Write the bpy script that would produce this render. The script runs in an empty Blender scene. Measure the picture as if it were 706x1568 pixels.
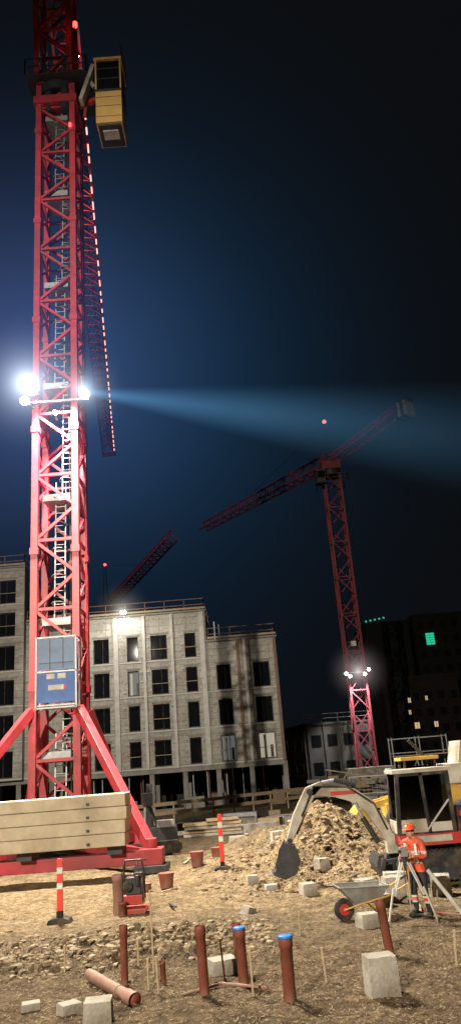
import bpy, math, random
from mathutils import Vector, Matrix, noise
random.seed(7)
R=random.random
def U(a,b): return a+(b-a)*R()

# ------------------------------------------------------------------ materials
def new_mat(name):
    m=bpy.data.materials.new(name); m.use_nodes=True
    nt=m.node_tree; b=nt.nodes['Principled BSDF']
    return m,nt,b
def mat(name,col,rough=.6,metal=0,var=.25,scale=6,bump=.15,dirt=None,dirt_amt=.5,spec=.4):
    m,nt,b=new_mat(name); N=nt.nodes; L=nt.links
    tc=N.new('ShaderNodeTexCoord'); n=N.new('ShaderNodeTexNoise'); n.inputs['Scale'].default_value=scale
    n.inputs['Detail'].default_value=6; n.inputs['Roughness'].default_value=.65
    L.new(tc.outputs['Object'],n.inputs['Vector'])
    r=N.new('ShaderNodeValToRGB'); r.color_ramp.elements[0].position=.3; r.color_ramp.elements[1].position=.7
    c0=[max(0,c*(1-var)) for c in col]; c1=[min(1,c*(1+var)) for c in col]
    r.color_ramp.elements[0].color=(*c0,1); r.color_ramp.elements[1].color=(*c1,1)
    L.new(n.outputs['Fac'],r.inputs['Fac']); out=r.outputs['Color']
    if dirt:
        n2=N.new('ShaderNodeTexNoise'); n2.inputs['Scale'].default_value=scale*.37; n2.inputs['Detail'].default_value=8
        L.new(tc.outputs['Object'],n2.inputs['Vector'])
        rr=N.new('ShaderNodeValToRGB'); rr.color_ramp.elements[0].position=.45; rr.color_ramp.elements[1].position=.65
        L.new(n2.outputs['Fac'],rr.inputs['Fac'])
        mu=N.new('ShaderNodeMath'); mu.operation='MULTIPLY'; mu.inputs[1].default_value=dirt_amt; L.new(rr.outputs['Color'],mu.inputs[0])
        mx=N.new('ShaderNodeMixRGB'); L.new(mu.outputs[0],mx.inputs['Fac']); L.new(out,mx.inputs['Color1']); mx.inputs['Color2'].default_value=(*dirt,1)
        out=mx.outputs['Color']
    L.new(out,b.inputs['Base Color'])
    b.inputs['Roughness'].default_value=rough; b.inputs['Metallic'].default_value=metal
    b.inputs['Specular IOR Level'].default_value=spec
    if bump:
        bp=N.new('ShaderNodeBump'); bp.inputs['Strength'].default_value=bump; bp.inputs['Distance'].default_value=.03
        n3=N.new('ShaderNodeTexNoise'); n3.inputs['Scale'].default_value=scale*5; n3.inputs['Detail'].default_value=5
        L.new(tc.outputs['Object'],n3.inputs['Vector']); L.new(n3.outputs['Fac'],bp.inputs['Height']); L.new(bp.outputs['Normal'],b.inputs['Normal'])
    return m
def emis(name,col,s):
    m,nt,b=new_mat(name); b.inputs['Base Color'].default_value=(0.02,0.02,0.02,1)
    b.inputs['Emission Color'].default_value=(*col,1); b.inputs['Emission Strength'].default_value=s
    return m
MUD=(.16,.115,.07)
crane_red=mat('crane_red_paint',(.46,.04,.055),.45,0,.3,1.5,.05,(.17,.05,.045),.6)
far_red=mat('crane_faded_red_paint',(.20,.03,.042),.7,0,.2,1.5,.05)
galv=mat('galvanised_steel',(.36,.37,.38),.5,.5,.2,4,.05)
darkst=mat('dark_steel',(.05,.05,.055),.5,.4,.3,4,.1)
black=mat('black_rubber',(.02,.02,.02),.85,0,.3,8,.2,MUD,.5)
concrete=mat('ballast_concrete',(.48,.42,.31),.85,0,.15,2,.3,(.27,.22,.15),.6)
blockc=mat('foundation_concrete',(.38,.35,.30),.9,0,.2,5,.6,(.17,.13,.09),.8)
yellowm=mat('yellow_paint',(.55,.34,.06),.5,0,.12,3,.05,MUD,.5)
cabyel=mat('cab_cream_yellow_paint',(.62,.40,.14),.5,0,.1,2,.03)
whitep=mat('white_paint',(.58,.56,.5),.5,0,.1,4,.05,MUD,.5)
redp=mat('red_paint',(.45,.035,.03),.45,0,.15,4,.05,MUD,.5)
pvc=mat('brown_pvc_pipe',(.22,.065,.042),.5,0,.25,5,.1,(.24,.18,.12),.6)
pvcl=mat('dusty_pink_pvc_pipe',(.30,.17,.13),.55,0,.2,5,.08,(.24,.18,.12),.8)
bluecap=mat('blue_pipe_cap',(.03,.2,.6),.45,0,.1,5,.02)
orangeplastic=mat('marker_red_reflective',(.8,.05,.03),.45,0,.08,5,.02,MUD,.25)
whiterefl=mat('marker_white_reflective',(.7,.69,.65),.4,0,.08,5,.02,MUD,.3)
wood=mat('raw_timber',(.40,.30,.18),.8,0,.3,6,.2)
grey=mat('grey_machine_paint',(.24,.24,.23),.5,0,.25,4,.1,MUD,.6)
exwhite=mat('excavator_offwhite_paint',(.44,.41,.34),.5,0,.2,3,.05,MUD,.8)
bluepanel=mat('blue_panel',(.05,.13,.38),.5,0,.2,2,.03)
bluegrey=mat('blue_grey_panel',(.10,.17,.30),.45,0,.2,2,.03)
def glassmat(name,col,rough=.03):
    m,nt,b=new_mat(name); b.inputs['Base Color'].default_value=(*col,1); b.inputs['Roughness'].default_value=rough
    b.inputs['Specular IOR Level'].default_value=.22
    return m
glass=glassmat('dark_window_glass',(.008,.009,.011))
def clearglass(name):
    m=bpy.data.materials.new(name); m.use_nodes=True; nt=m.node_tree; nt.nodes.clear()
    o=nt.nodes.new('ShaderNodeOutputMaterial'); t=nt.nodes.new('ShaderNodeBsdfTransparent'); g=nt.nodes.new('ShaderNodeBsdfGlossy')
    t.inputs['Color'].default_value=(.2,.23,.23,1); g.inputs['Roughness'].default_value=.05
    mx=nt.nodes.new('ShaderNodeMixShader'); mx.inputs['Fac'].default_value=.08
    nt.links.new(t.outputs[0],mx.inputs[1]); nt.links.new(g.outputs[0],mx.inputs[2]); nt.links.new(mx.outputs[0],o.inputs['Surface'])
    return m
cglass=clearglass('cab_glass')
lamp_e=emis('floodlight_lens',(1,.97,.92),120)
red_e=emis('red_warning_light',(1,.03,.03),10)
warm_e=emis('warm_lamp_lens',(1,.85,.6),60)
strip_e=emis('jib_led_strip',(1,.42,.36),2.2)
litwin=emis('lit_room',(1,.88,.66),.36)
dimwin=emis('dim_lit_room',(.8,.85,.8),.12)
orangewin=emis('far_lit_window',(1,.7,.4),.6)
green_e=emis('green_led_panel',(.02,.62,.36),.9)

# ------------------------------------------------------------------ mesh builder
class MB:
    def __init__(s): s.v=[];s.f=[];s.m=[];s.mats=[];s.T=Matrix.Identity(4)
    def mi(s,m):
        if m not in s.mats: s.mats.append(m)
        return s.mats.index(m)
    def add(s,vs,fs,m):
        o=len(s.v); s.v+= [tuple(s.T@Vector(p)) for p in vs]; k=s.mi(m)
        for f in fs: s.f.append(tuple(i+o for i in f)); s.m.append(k)
    def box(s,c,d,m,rot=None,taper=1.0):
        vs=[]
        for dz in(-.5,.5):
            t=taper if dz>0 else 1
            for dx,dy in((-.5,-.5),(.5,-.5),(.5,.5),(-.5,.5)):
                p=Vector((dx*d[0]*t,dy*d[1]*t,dz*d[2]))
                if rot is not None: p=rot@p
                vs.append(p+Vector(c))
        s.add(vs,[(3,2,1,0),(4,5,6,7),(0,1,5,4),(1,2,6,5),(2,3,7,6),(3,0,4,7)],m)
    def frame(s,p,q,up=None):
        p=Vector(p);q=Vector(q);z=(q-p).normalized()
        up=Vector(up) if up else (Vector((0,0,1)) if abs(z.z)<.95 else Vector((0,1,0)))
        x=z.cross(up).normalized(); y=z.cross(x).normalized(); return p,q,x,y
    def beam(s,p,q,w,h,m,up=None):
        p,q,x,y=s.frame(p,q,up); vs=[]
        for e in(p,q):
            for a,b in((-1,-1),(1,-1),(1,1),(-1,1)): vs.append(e+x*(a*w/2)+y*(b*h/2))
        s.add(vs,[(3,2,1,0),(4,5,6,7),(0,1,5,4),(1,2,6,5),(2,3,7,6),(3,0,4,7)],m)
    def tube(s,pts,rads,n,m,caps=True):
        vs=[];fs=[]; pts=[Vector(p) for p in pts]
        for i,p in enumerate(pts):
            d=(pts[min(i+1,len(pts)-1)]-pts[max(i-1,0)])
            _,_,x,y=s.frame(Vector((0,0,0)),d)
            for k in range(n):
                a=2*math.pi*k/n; vs.append(p+x*(math.cos(a)*rads[i])+y*(math.sin(a)*rads[i]))
        for i in range(len(pts)-1):
            for k in range(n):
                fs.append((i*n+k,i*n+(k+1)%n,(i+1)*n+(k+1)%n,(i+1)*n+k))
        if caps: fs.append(tuple(range(n-1,-1,-1))); fs.append(tuple((len(pts)-1)*n+k for k in range(n)))
        s.add(vs,fs,m)
    def cyl(s,p,q,r,n,m,r2=None,caps=True): s.tube([p,q],[r,r if r2 is None else r2],n,m,caps)
    def prism(s,prof,y0,y1,m):   # profile in xz extruded along y
        n=len(prof); vs=[(x,y0,z) for x,z in prof]+[(x,y1,z) for x,z in prof]
        fs=[tuple(range(n)),tuple(range(2*n-1,n-1,-1))]+[(i,i+n,(i+1)%n+n,(i+1)%n) for i in range(n)]
        s.add(vs,fs,m)
    def build(s,name,parent=None,bevel=0,smooth=False):
        me=bpy.data.meshes.new(name); me.from_pydata(s.v,[],s.f)
        for m in s.mats: me.materials.append(m)
        me.polygons.foreach_set('material_index',s.m)
        if smooth: me.polygons.foreach_set('use_smooth',[True]*len(s.f))
        me.update()
        o=bpy.data.objects.new(name,me); bpy.context.scene.collection.objects.link(o)
        if parent: o.parent=parent
        if bevel:
            b=o.modifiers.new('bevel','BEVEL'); b.width=bevel; b.segments=2; b.limit_method='ANGLE'
        return o
def empty(name,loc=(0,0,0),rz=0):
    e=bpy.data.objects.new(name,None); e.location=loc; e.rotation_euler=(0,0,rz); bpy.context.scene.collection.objects.link(e); return e

# ------------------------------------------------------------------ terrain
def G(x,y,cx,cy,rx,ry,h): return h*math.exp(-((x-cx)/rx)**2-((y-cy)/ry)**2)
def sm(a,b,t):
    t=max(0,min(1,(t-a)/(b-a))); return t*t*(3-2*t)
def rubble(x,y):
    s=sm(14.6,15.4,y)*(1-sm(17.6,18.8,y))*(1-sm(-1.2,.3,x))*.8
    s2=math.exp(-((x-1.6)/2.4)**2-((y-26)/4.5)**2)
    return max(s,s2)
def gz(x,y,fine=True):
    h=0
    if -30<x<35 and 3<y<70:
        r=rubble(x,y)
        h+= .10*noise.noise(Vector((x*.35,y*.35,1.3)))
        h+= G(x,y,2.5,27.2,1.5,1.8,1.45)+G(x,y,.6,31.0,2.0,2.0,.8)+G(x,y,4.6,30.5,2.6,2.4,1.2)+G(x,y,-1.1,27,1.2,1.6,.35)+G(x,y,1.3,26.5,1.0,1.3,.7)
        h-= G(x,y,.9,23.6,.9,1.0,.45)
        h+= G(x,y,7.5,26,2.5,3.5,.9)+G(x,y,-1.5,16.5,2.5,1.2,.10)
        if fine:
            a=.02+.17*r
            n=noise.fractal(Vector((x*1.6,y*1.6,0)),.7,2.1,5)
            h+= a*n + .014*noise.noise(Vector((x*7,y*7,4)))
            if r>.1: h+= r*.16*abs(noise.noise(Vector((x*4,y*4,9))))
            if 19.0<y<26 and x<1: h-=.045*max(0,math.sin((y+.12*x)*3.2))**3
            if y<15: h+=.035*noise.noise(Vector((x*2.3+y,y*2.3,7)))
    return h
gm,nt,b=new_mat('site_soil'); N=nt.nodes;L=nt.links
geo=N.new('ShaderNodeNewGeometry'); sep=N.new('ShaderNodeSeparateXYZ'); L.new(geo.outputs['Position'],sep.inputs[0])
def tex(kind,scale,det=6,ro=.6):
    t=N.new(kind); t.inputs['Scale'].default_value=scale
    if kind=='ShaderNodeTexNoise': t.inputs['Detail'].default_value=det; t.inputs['Roughness'].default_value=ro
    L.new(geo.outputs['Position'],t.inputs['Vector']); return t
def mth(op,a,b_=None):
    m=N.new('ShaderNodeMath'); m.operation=op
    for i,x in enumerate((a,b_)):
        if x is None: continue
        if isinstance(x,(int,float)): m.inputs[i].default_value=x
        else: L.new(x,m.inputs[i])
    return m.outputs[0]
def ramp(inp,stops):
    r=N.new('ShaderNodeValToRGB'); cr=r.color_ramp
    while len(cr.elements)<len(stops): cr.elements.new(.5)
    for e,(p,c) in zip(cr.elements,stops): e.position=p; e.color=(*c,1)
    L.new(inp,r.inputs['Fac']); return r.outputs['Color']
n1=tex('ShaderNodeTexNoise',.45,8,.65); n2=tex('ShaderNodeTexNoise',7,7,.72); n3=tex('ShaderNodeTexNoise',48,4,.75); vo=tex('ShaderNodeTexVoronoi',22); n5=tex('ShaderNodeTexNoise',1.7,6,.6)
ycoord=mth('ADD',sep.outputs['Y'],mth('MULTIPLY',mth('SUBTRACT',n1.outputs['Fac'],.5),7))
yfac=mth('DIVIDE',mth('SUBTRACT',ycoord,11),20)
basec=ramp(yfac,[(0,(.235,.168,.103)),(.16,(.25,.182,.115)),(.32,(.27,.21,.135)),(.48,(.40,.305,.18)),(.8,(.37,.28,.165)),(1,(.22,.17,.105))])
det=ramp(n2.outputs['Fac'],[(.34,(.36,.33,.30)),(.5,(.9,.9,.9)),(.68,(1.4,1.36,1.28))])
det2=ramp(n3.outputs['Fac'],[(.36,(.45,.43,.42)),(.64,(1.45,1.45,1.45))])
det3=ramp(n5.outputs['Fac'],[(.35,(.66,.64,.62)),(.62,(1.12,1.12,1.12))])
peb=ramp(vo.outputs['Color'],[(.0,(.5,.48,.46)),(.5,(1,1,1)),(1,(1.6,1.6,1.6))])
def mul(a,c,f=1):
    m=N.new('ShaderNodeMixRGB'); m.blend_type='MULTIPLY'; m.inputs['Fac'].default_value=f; L.new(a,m.inputs[1]); L.new(c,m.inputs[2]); return m.outputs[0]
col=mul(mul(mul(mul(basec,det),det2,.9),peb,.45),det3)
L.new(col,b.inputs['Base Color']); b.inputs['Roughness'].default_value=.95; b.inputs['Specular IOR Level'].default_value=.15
hh=mth('ADD',mth('MULTIPLY',n3.outputs['Fac'],.8),mth('ADD',mth('MULTIPLY',vo.outputs['Distance'],-.8),mth('MULTIPLY',n2.outputs['Fac'],2.2)))
bp=N.new('ShaderNodeBump'); bp.inputs['Strength'].default_value=1; bp.inputs['Distance'].default_value=.07; L.new(hh,bp.inputs['Height']); L.new(bp.outputs['Normal'],b.inputs['Normal'])

ys=[-60,-30,-12,0,5,8]; y=9.5
while y<600: ys.append(y); y+= .035 if y<20 else (.06 if y<32 else y*.02)
xs=[]; x=0
while x<400: xs.append(x); x+= .045 if x<5 else (.1 if x<9 else (.3 if x<20 else x*.06))
xs=[-a for a in xs[:0:-1]]+xs
V=[(xx,yy,gz(xx,yy)) for yy in ys for xx in xs]; nx=len(xs)
F=[(j*nx+i,j*nx+i+1,(j+1)*nx+i+1,(j+1)*nx+i) for j in range(len(ys)-1) for i in range(nx-1)]
me=bpy.data.meshes.new('ground'); me.from_pydata(V,[],F); me.materials.append(gm); me.polygons.foreach_set('use_smooth',[True]*len(F))
bpy.context.scene.collection.objects.link(bpy.data.objects.new('ground',me))

# stones / clods
st1=mat('light_stone',(.31,.25,.17),.9,0,.3,9,.3); st2=mat('earth_clod',(.21,.152,.09),.95,0,.35,9,.5); st3=mat('brown_gravel',(.24,.185,.12),.9,0,.35,9,.3); straw=mat('straw_bits',(.42,.33,.2),.9,0,.3,9,.1)
import bmesh
bm=bmesh.new(); bmesh.ops.create_icosphere(bm,subdivisions=1,radius=1); icov=[v.co.copy() for v in bm.verts]; icof=[tuple(v.index for v in f.verts) for f in bm.faces]; bm.free()
def stones(name,n,place,smin,smax,mats_=(st1,st2,st2,st3)):
    mb=MB()
    for _ in range(n):
        x,y=place(); s=smin+(smax-smin)*R()**4; sx,sy,sz=s*U(.6,1.4),s*U(.6,1.4),s*U(.4,.8)
        z=gz(x,y)+sz*.1; ca=U(0,6.28); c,sn=math.cos(ca),math.sin(ca)
        vs=[]
        for q in icov:
            k=U(.65,1.25); a,bb=q.x*sx*k,q.y*sy*k; vs.append((x+a*c-bb*sn,y+a*sn+bb*c,z+q.z*sz*k))
        mb.add(vs,icof,random.choice(mats_))
    return mb.build(name)
stones('rubble_stones',3600,lambda:(U(-7.5,.2),random.gauss(16.6,.8)),.012,.095,(st1,st2,st2,st2,st3))
stones('excavated_clods',2200,lambda:(random.gauss(1.8,1.7),random.gauss(25.6,2.2)),.02,.13,(st2,st2,st2,st3))
stones('gravel',6000,lambda:(U(-5.5,6.5),U(10.3,19)),.006,.028,(st1,st2,st3))
mb=MB()
for _ in range(2600):
    x,y=U(-5,6),U(10.6,15.5); z=gz(x,y)+.012; a=U(0,3.14); l=U(.02,.07); mb.beam((x,y,z),(x+l*math.cos(a),y+l*math.sin(a),z+U(0,.015)),.006,.005,straw)
mb.build('straw_litter')

# ------------------------------------------------------------------ cranes
def lattice(mb,p0,p1,w,chord,brace,panel,m,pts4=None,up=None):
    p0=Vector(p0);p1=Vector(p1);L_=(p1-p0).length;n=max(1,round(L_/panel))
    _,_,x,y=mb.frame(p0,p1,up); c=[(-1,-1),(1,-1),(1,1),(-1,1)]; h=w/2-chord/2
    P=lambda i,t:p0.lerp(p1,t)+x*(c[i][0]*h)+y*(c[i][1]*h)
    for i in range(4): mb.beam(P(i,0),P(i,1),chord,chord,m,up=y)
    for k in range(n+1):
        for i in range(4):
            j=(i+1)%4
            if k%2==0: mb.beam(P(i,k/n),P(j,k/n),brace,brace,m)
            if k<n:
                if k%2==0: mb.beam(P(i,k/n),P(j,(k+1)/n),brace,brace,m)
                else: mb.beam(P(j,k/n),P(i,(k+1)/n),brace,brace,m)
def trijib(mb,p0,p1,w,h,chord,brace,panel,m,zsign=1,taper=1):
    p0=Vector(p0);p1=Vector(p1);n=round((p1-p0).length/panel)
    d=(p1-p0).normalized(); x=d.cross(Vector((0,0,1))).normalized(); z=Vector((0,0,1))*zsign
    def P(i,t):
        k=1+(taper-1)*t
        return p0.lerp(p1,t)+(x*(-w/2) if i==0 else x*(w/2) if i==1 else z*(h*k))
    for i in range(3): mb.beam(P(i,0),P(i,1),chord,chord,m)
    for k in range(n):
        t0,t1,tm=k/n,(k+1)/n,(k+.5)/n
        mb.beam(P(0,t0),P(1,t0),brace,brace,m); mb.beam(P(0,t0),P(1,t1),brace,brace,m)
        for i in(0,1): mb.beam(P(i,t0),P(2,tm),brace,brace,m); mb.beam(P(2,tm),P(i,t1),brace,brace,m)
    return P
def rail(mb,pts,h,m,t=.05,posts=1.2,z3=True):
    for a,b_ in zip(pts,pts[1:]):
        a=Vector(a);b_=Vector(b_); n=max(1,round((b_-a).length/posts))
        for k in range(n+1):
            p=a.lerp(b_,k/n); mb.beam(p,p+Vector((0,0,h)),t,t,m)
        for zz in((h,h*.5) if z3 else (h,)): mb.beam(a+Vector((0,0,zz)),b_+Vector((0,0,zz)),t,t,m)

# --- main crane
CX,CY=-7.68,32.0
C1=empty('tower_crane',(CX,CY,0))
mb=MB(); lattice(mb,(0,0,.9),(0,0,39),2.08,.29,.125,1.55,crane_red,up=(0,1,0)); mb.build('mast',C1)
mb=MB()  # mast collars
for z in (6.8,12.6,18.4,24.2,30,35.8):
    for s in(-1,1):
        for q in(-1,1): mb.box((s*.895,q*.895,z),(.37,.37,.3),crane_red)
mb.build('mast_collars',C1)
mb=MB()
for i,z in enumerate((4.0,9.4,15.0,20.6,26.2,31.8,36.8)):
    mb.box((.12,0,z),(1.45,1.45,.06),galv); mb.box((.1,-.72,z+.15),(1.4,.03,.25),galv)
mb.build('platforms',C1)
mb=MB()  # ladders
for i,(z0,z1) in enumerate(((.9,4),(4,9.4),(9.4,15),(15,20.6),(20.6,26.2),(26.2,31.8),(31.8,36.8),(36.8,41))):
    s=.3 if i%2 else -.05
    a=Vector((.15+s,-.55,z0)); b_=Vector((.15+s,-.25,z1+1))
    for dx in(-.22,.22): mb.beam(a+Vector((dx,0,0)),b_+Vector((dx,0,0)),.05,.05,galv)
    n=int((z1+1-z0)/.3)
    for k in range(n): p=a.lerp(b_,k/n); mb.beam(p-Vector((.22,0,0)),p+Vector((.22,0,0)),.03,.03,galv)
    for k in range(3,n,4):
        p=a.lerp(b_,k/n)
        for t in range(6):
            an=math.pi*t/6; an2=math.pi*(t+1)/6
            mb.beam(p+Vector((.33*math.cos(an),-.6*math.sin(an),0)),p+Vector((.33*math.cos(an2),-.6*math.sin(an2),0)),.03,.03,galv)
mb.build('ladders',C1)
mb=MB()  # undercarriage
def corner(sx,sy): return (sx*4.15,-4.5) if sy<0 else (sx*2.5,3.6)
for sx in(-1,1):
    for sy in(-1,1):
        fx,fy=corner(sx,sy)
        top=Vector((sx*.95,sy*.95,5.9)); ft=Vector((fx,fy,.75))
        mb.beam(top,ft,.34,.34,crane_red); mb.box((fx,fy,.55),(.8,.8,.5),crane_red); mb.box((fx,fy,.18),(1.1,1.1,.24),darkst)
        mb.cyl((fx,fy,.8),(fx,fy,1.1),.2,12,crane_red)
        mb.beam((sx*.9,sy*.9,.8),(fx,fy,.6),.35,.4,crane_red)
mb.beam((-6.5,-4.5,.52),(4.4,-4.5,.52),.4,.42,crane_red); mb.beam((-2.5,3.6,.52),(2.5,3.6,.52),.4,.42,crane_red)
for a,b_ in (((-1,-1),(1,-1)),((-1,1),(1,1)),((-1,-1),(-1,1)),((1,-1),(1,1))): mb.beam((a[0]*.9,a[1]*.9,1.6),(b_[0]*.9,b_[1]*.9,1.6),.3,.3,crane_red)
mb.build('base_frame',C1,.02)
mb=MB()
for k in range(4):
    dx=U(-.05,.05); mb.box((-1.35+dx,-4.85+U(-.02,.02),1.2+k*.41),(9.6,1.15,.395),concrete)
for k in range(3): mb.box((0,3.7,1.2+k*.41),(4.2,1.0,.395),concrete)
mb.build('ballast_blocks',C1,.025)
mb=MB()
for x in(-4.8,-1.4,2.2):
    for k in range(4): mb.box((x,-5.45,1.2+k*.41-.08),(.10,.03,.08),darkst)
for x in(-3.5,0,3): mb.box((x,-4.6,.86),(.5,.9,.26),darkst)
mb.build('ballast_lifting_lugs',C1)
# control panel cage
mb=MB()
mb.T=Matrix.Translation((.24,-1.45,7.3))
for sx in(-.8,.8):
    for sy in(-.3,.3): mb.beam((sx,sy,-1.45),(sx,sy,1.4),.06,.06,galv)
for z in(-1.4,0,1.38):
    for sy in(-.3,.3): mb.beam((-.8,sy,z),(.8,sy,z),.06,.06,galv)
    for sx in(-.8,.8): mb.beam((sx,-.3,z),(sx,.3,z),.05,.05,galv)
mb.box((0,-.27,.70),(1.52,.03,1.26),bluegrey); mb.box((0,-.27,-.62),(1.52,.03,1.16),bluepanel)
mb.box((0,.0,-1.3),(1.5,.56,.06),galv)
for s in(-1,1): mb.box((.22*s,-.292,-.18),(.32,.012,.2),whitep)
mb.box((.0,-.292,-.62),(.62,.012,.2),whitep); mb.box((.35,-.292,-.62),(.1,.014,.16),redp)
for sx in(-.25,.28): mb.box((sx,-.292,.7),(.03,.012,1.2),darkst)
mb.box((0,-.292,.35),(1.4,.012,.03),darkst)
mb.build('hoist_cage_panel',C1)
mb=MB()
for x,yy in((.62,-.8),(.7,-.75)): mb.tube([(x,yy,.9),(x+.03,yy,10),(x-.02,yy,20),(x,yy,38)],[.03]*4,6,black)
mb.build('power_cables',C1)
# slewing unit
mb=MB()
mb.cyl((0,0,38.6),(0,0,39.2),1.2,24,darkst)
mb.box((-.6,.1,39.9),(1.0,1.6,1.2),darkst); mb.cyl((.5,-.9,37.2),(.5,-.9,38.6),.25,12,darkst); mb.cyl((-.4,-.8,37.2),(-.4,-.8,38.6),.22,12,darkst)
mb.box((.1,0,39.3),(3.3,3.0,.08),darkst); mb.box((0,0,37.9),(2.3,2.3,.5),crane_red)
rail(mb,[(-1.55,-1.5,39.3),(1.75,-1.5,39.3),(1.75,1.5,39.3),(-1.55,1.5,39.3),(-1.55,-1.5,39.3)],1.1,darkst)
for k in range(4): mb.box((-.8+.5*k,1.0,37+.4*k),(.35,.3,.3),darkst)
mb.build('slewing_unit',C1)
mb=MB(); lattice(mb,(-.1,0,39.3),(-.5,0,55),2.1,.28,.14,1.9,crane_red,up=(0,1,0)); mb.build('tower_head',C1)
# cab
mb=MB(); mb.T=Matrix.Translation((3.0,-1.0,0))
mb.box((0,0,36.25),(1.36,1.7,2.1),cabyel); mb.box((0,0,35.16),(1.2,1.45,.08),darkst); mb.box((0,-.1,35.1),(.8,.6,.06),whitep)
mb.box((0,0,37.36),(1.45,1.8,.12),darkst)
mb.box((0,.35,38.45),(1.3,1.0,2.0),grey)
for sx in(-.65,.65):
    for sy in(-.82,.82): mb.beam((sx,sy,37.4),(sx,sy,39.5),.08,.08,cabyel)
mb.box((0,0,39.55),(1.5,1.85,.14),cabyel); mb.box((0,-.8,38.45),(1.24,.03,1.95),glass)
for z in(38.2,38.9): mb.box((0,-.83,z),(1.24,.05,.05),darkst)
for z in(35.6,36.3,36.9): mb.box((0,-.856,z),(1.3,.02,.03),darkst)
mb.box((-.7,.1,38.5),(.03,.9,1.6),glass); mb.box((.7,.1,38.5),(.03,.9,1.6),glass)
mb.build('operator_cab',C1,.03)
mb=MB()
mb.beam((1.2,-.4,38),(2.4,-.8,38),.2,.25,redp); mb.beam((1.2,-.4,39.6),(2.4,-.8,39.4),.2,.25,redp); mb.beam((1.5,-.6,37),(1.9,-.7,40.5),.14,.14,redp)
rail(mb,[(3.7,-1.9,39.6),(3.7,.2,39.6),(2.1,.2,39.6)],1.1,darkst); mb.beam((1.4,-1,37.6),(2.1,-1,40.0),.2,.5,whitep); mb.beam((1.35,-1.0,40.0),(2.1,-1,38.6),.1,.2,whitep)
mb.build('cab_bracket',C1)
# jib
mb=MB(); j0=Vector((-.1,.6,48.2)); j1=Vector((-9.6,70,48.2))
P=trijib(mb,j0,j1,1.7,2.0,.16,.08,1.7,crane_red,1,.75); mb.build('jib',C1)
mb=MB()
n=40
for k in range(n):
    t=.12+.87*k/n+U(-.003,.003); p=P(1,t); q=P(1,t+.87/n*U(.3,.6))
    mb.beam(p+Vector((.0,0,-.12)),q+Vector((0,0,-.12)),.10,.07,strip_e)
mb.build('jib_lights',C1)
mb=MB(); mb.box((-9.6,70.3,48.3),(2.0,.5,.4),crane_red); mb.cyl((1.25,-1.7,42.3),(1.25,-1.7,42.55),.12,12,red_e); mb.beam((.9,-1.1,42.3),(1.25,-1.7,42.3),.06,.06,darkst); mb.cyl((.8,-1.1,35.9),(.8,-1.1,36.1),.07,10,red_e); mb.build('jib_tip_and_beacon',C1)
# floodlights
lampspots=[(-.98,-1.5,20.2,.36),(1.42,-1.3,19.75,.24),(-1.25,-1.55,19.5,.20),(.1,-1.35,18.9,.10)]
mb=MB()
for x,yy,z,r in lampspots:
    d=Vector((.25,-.85,-.42)).normalized(); p=Vector((x,yy,z+0.1))
    mb.tube([p-d*.3,p,p+d*.02],[r*.6,r*1.05,r*1.05],20,darkst); mb.cyl(p+d*.02,p+d*.04,r,20,lamp_e)
    mb.beam(p-d*.2,(x*.7,-.95,z-.1),.07,.07,galv)
mb.beam((-1.5,-1.1,19.7),(1.6,-1.1,19.7),.1,.1,galv)
# lamp body added for the spot that brightens the jib
mb.tube([(.3,3.0,46.3),(.28,3.3,46.35)],[.12,.2],12,darkst); mb.cyl((.28,3.3,46.35),(.28,3.33,46.36),.18,12,lamp_e); mb.beam((.3,3.0,46.3),(.3,3.0,48.2),.06,.06,galv)
mb.build('floodlights',C1)  # also holds the lamp body added for the jib spot

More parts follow.
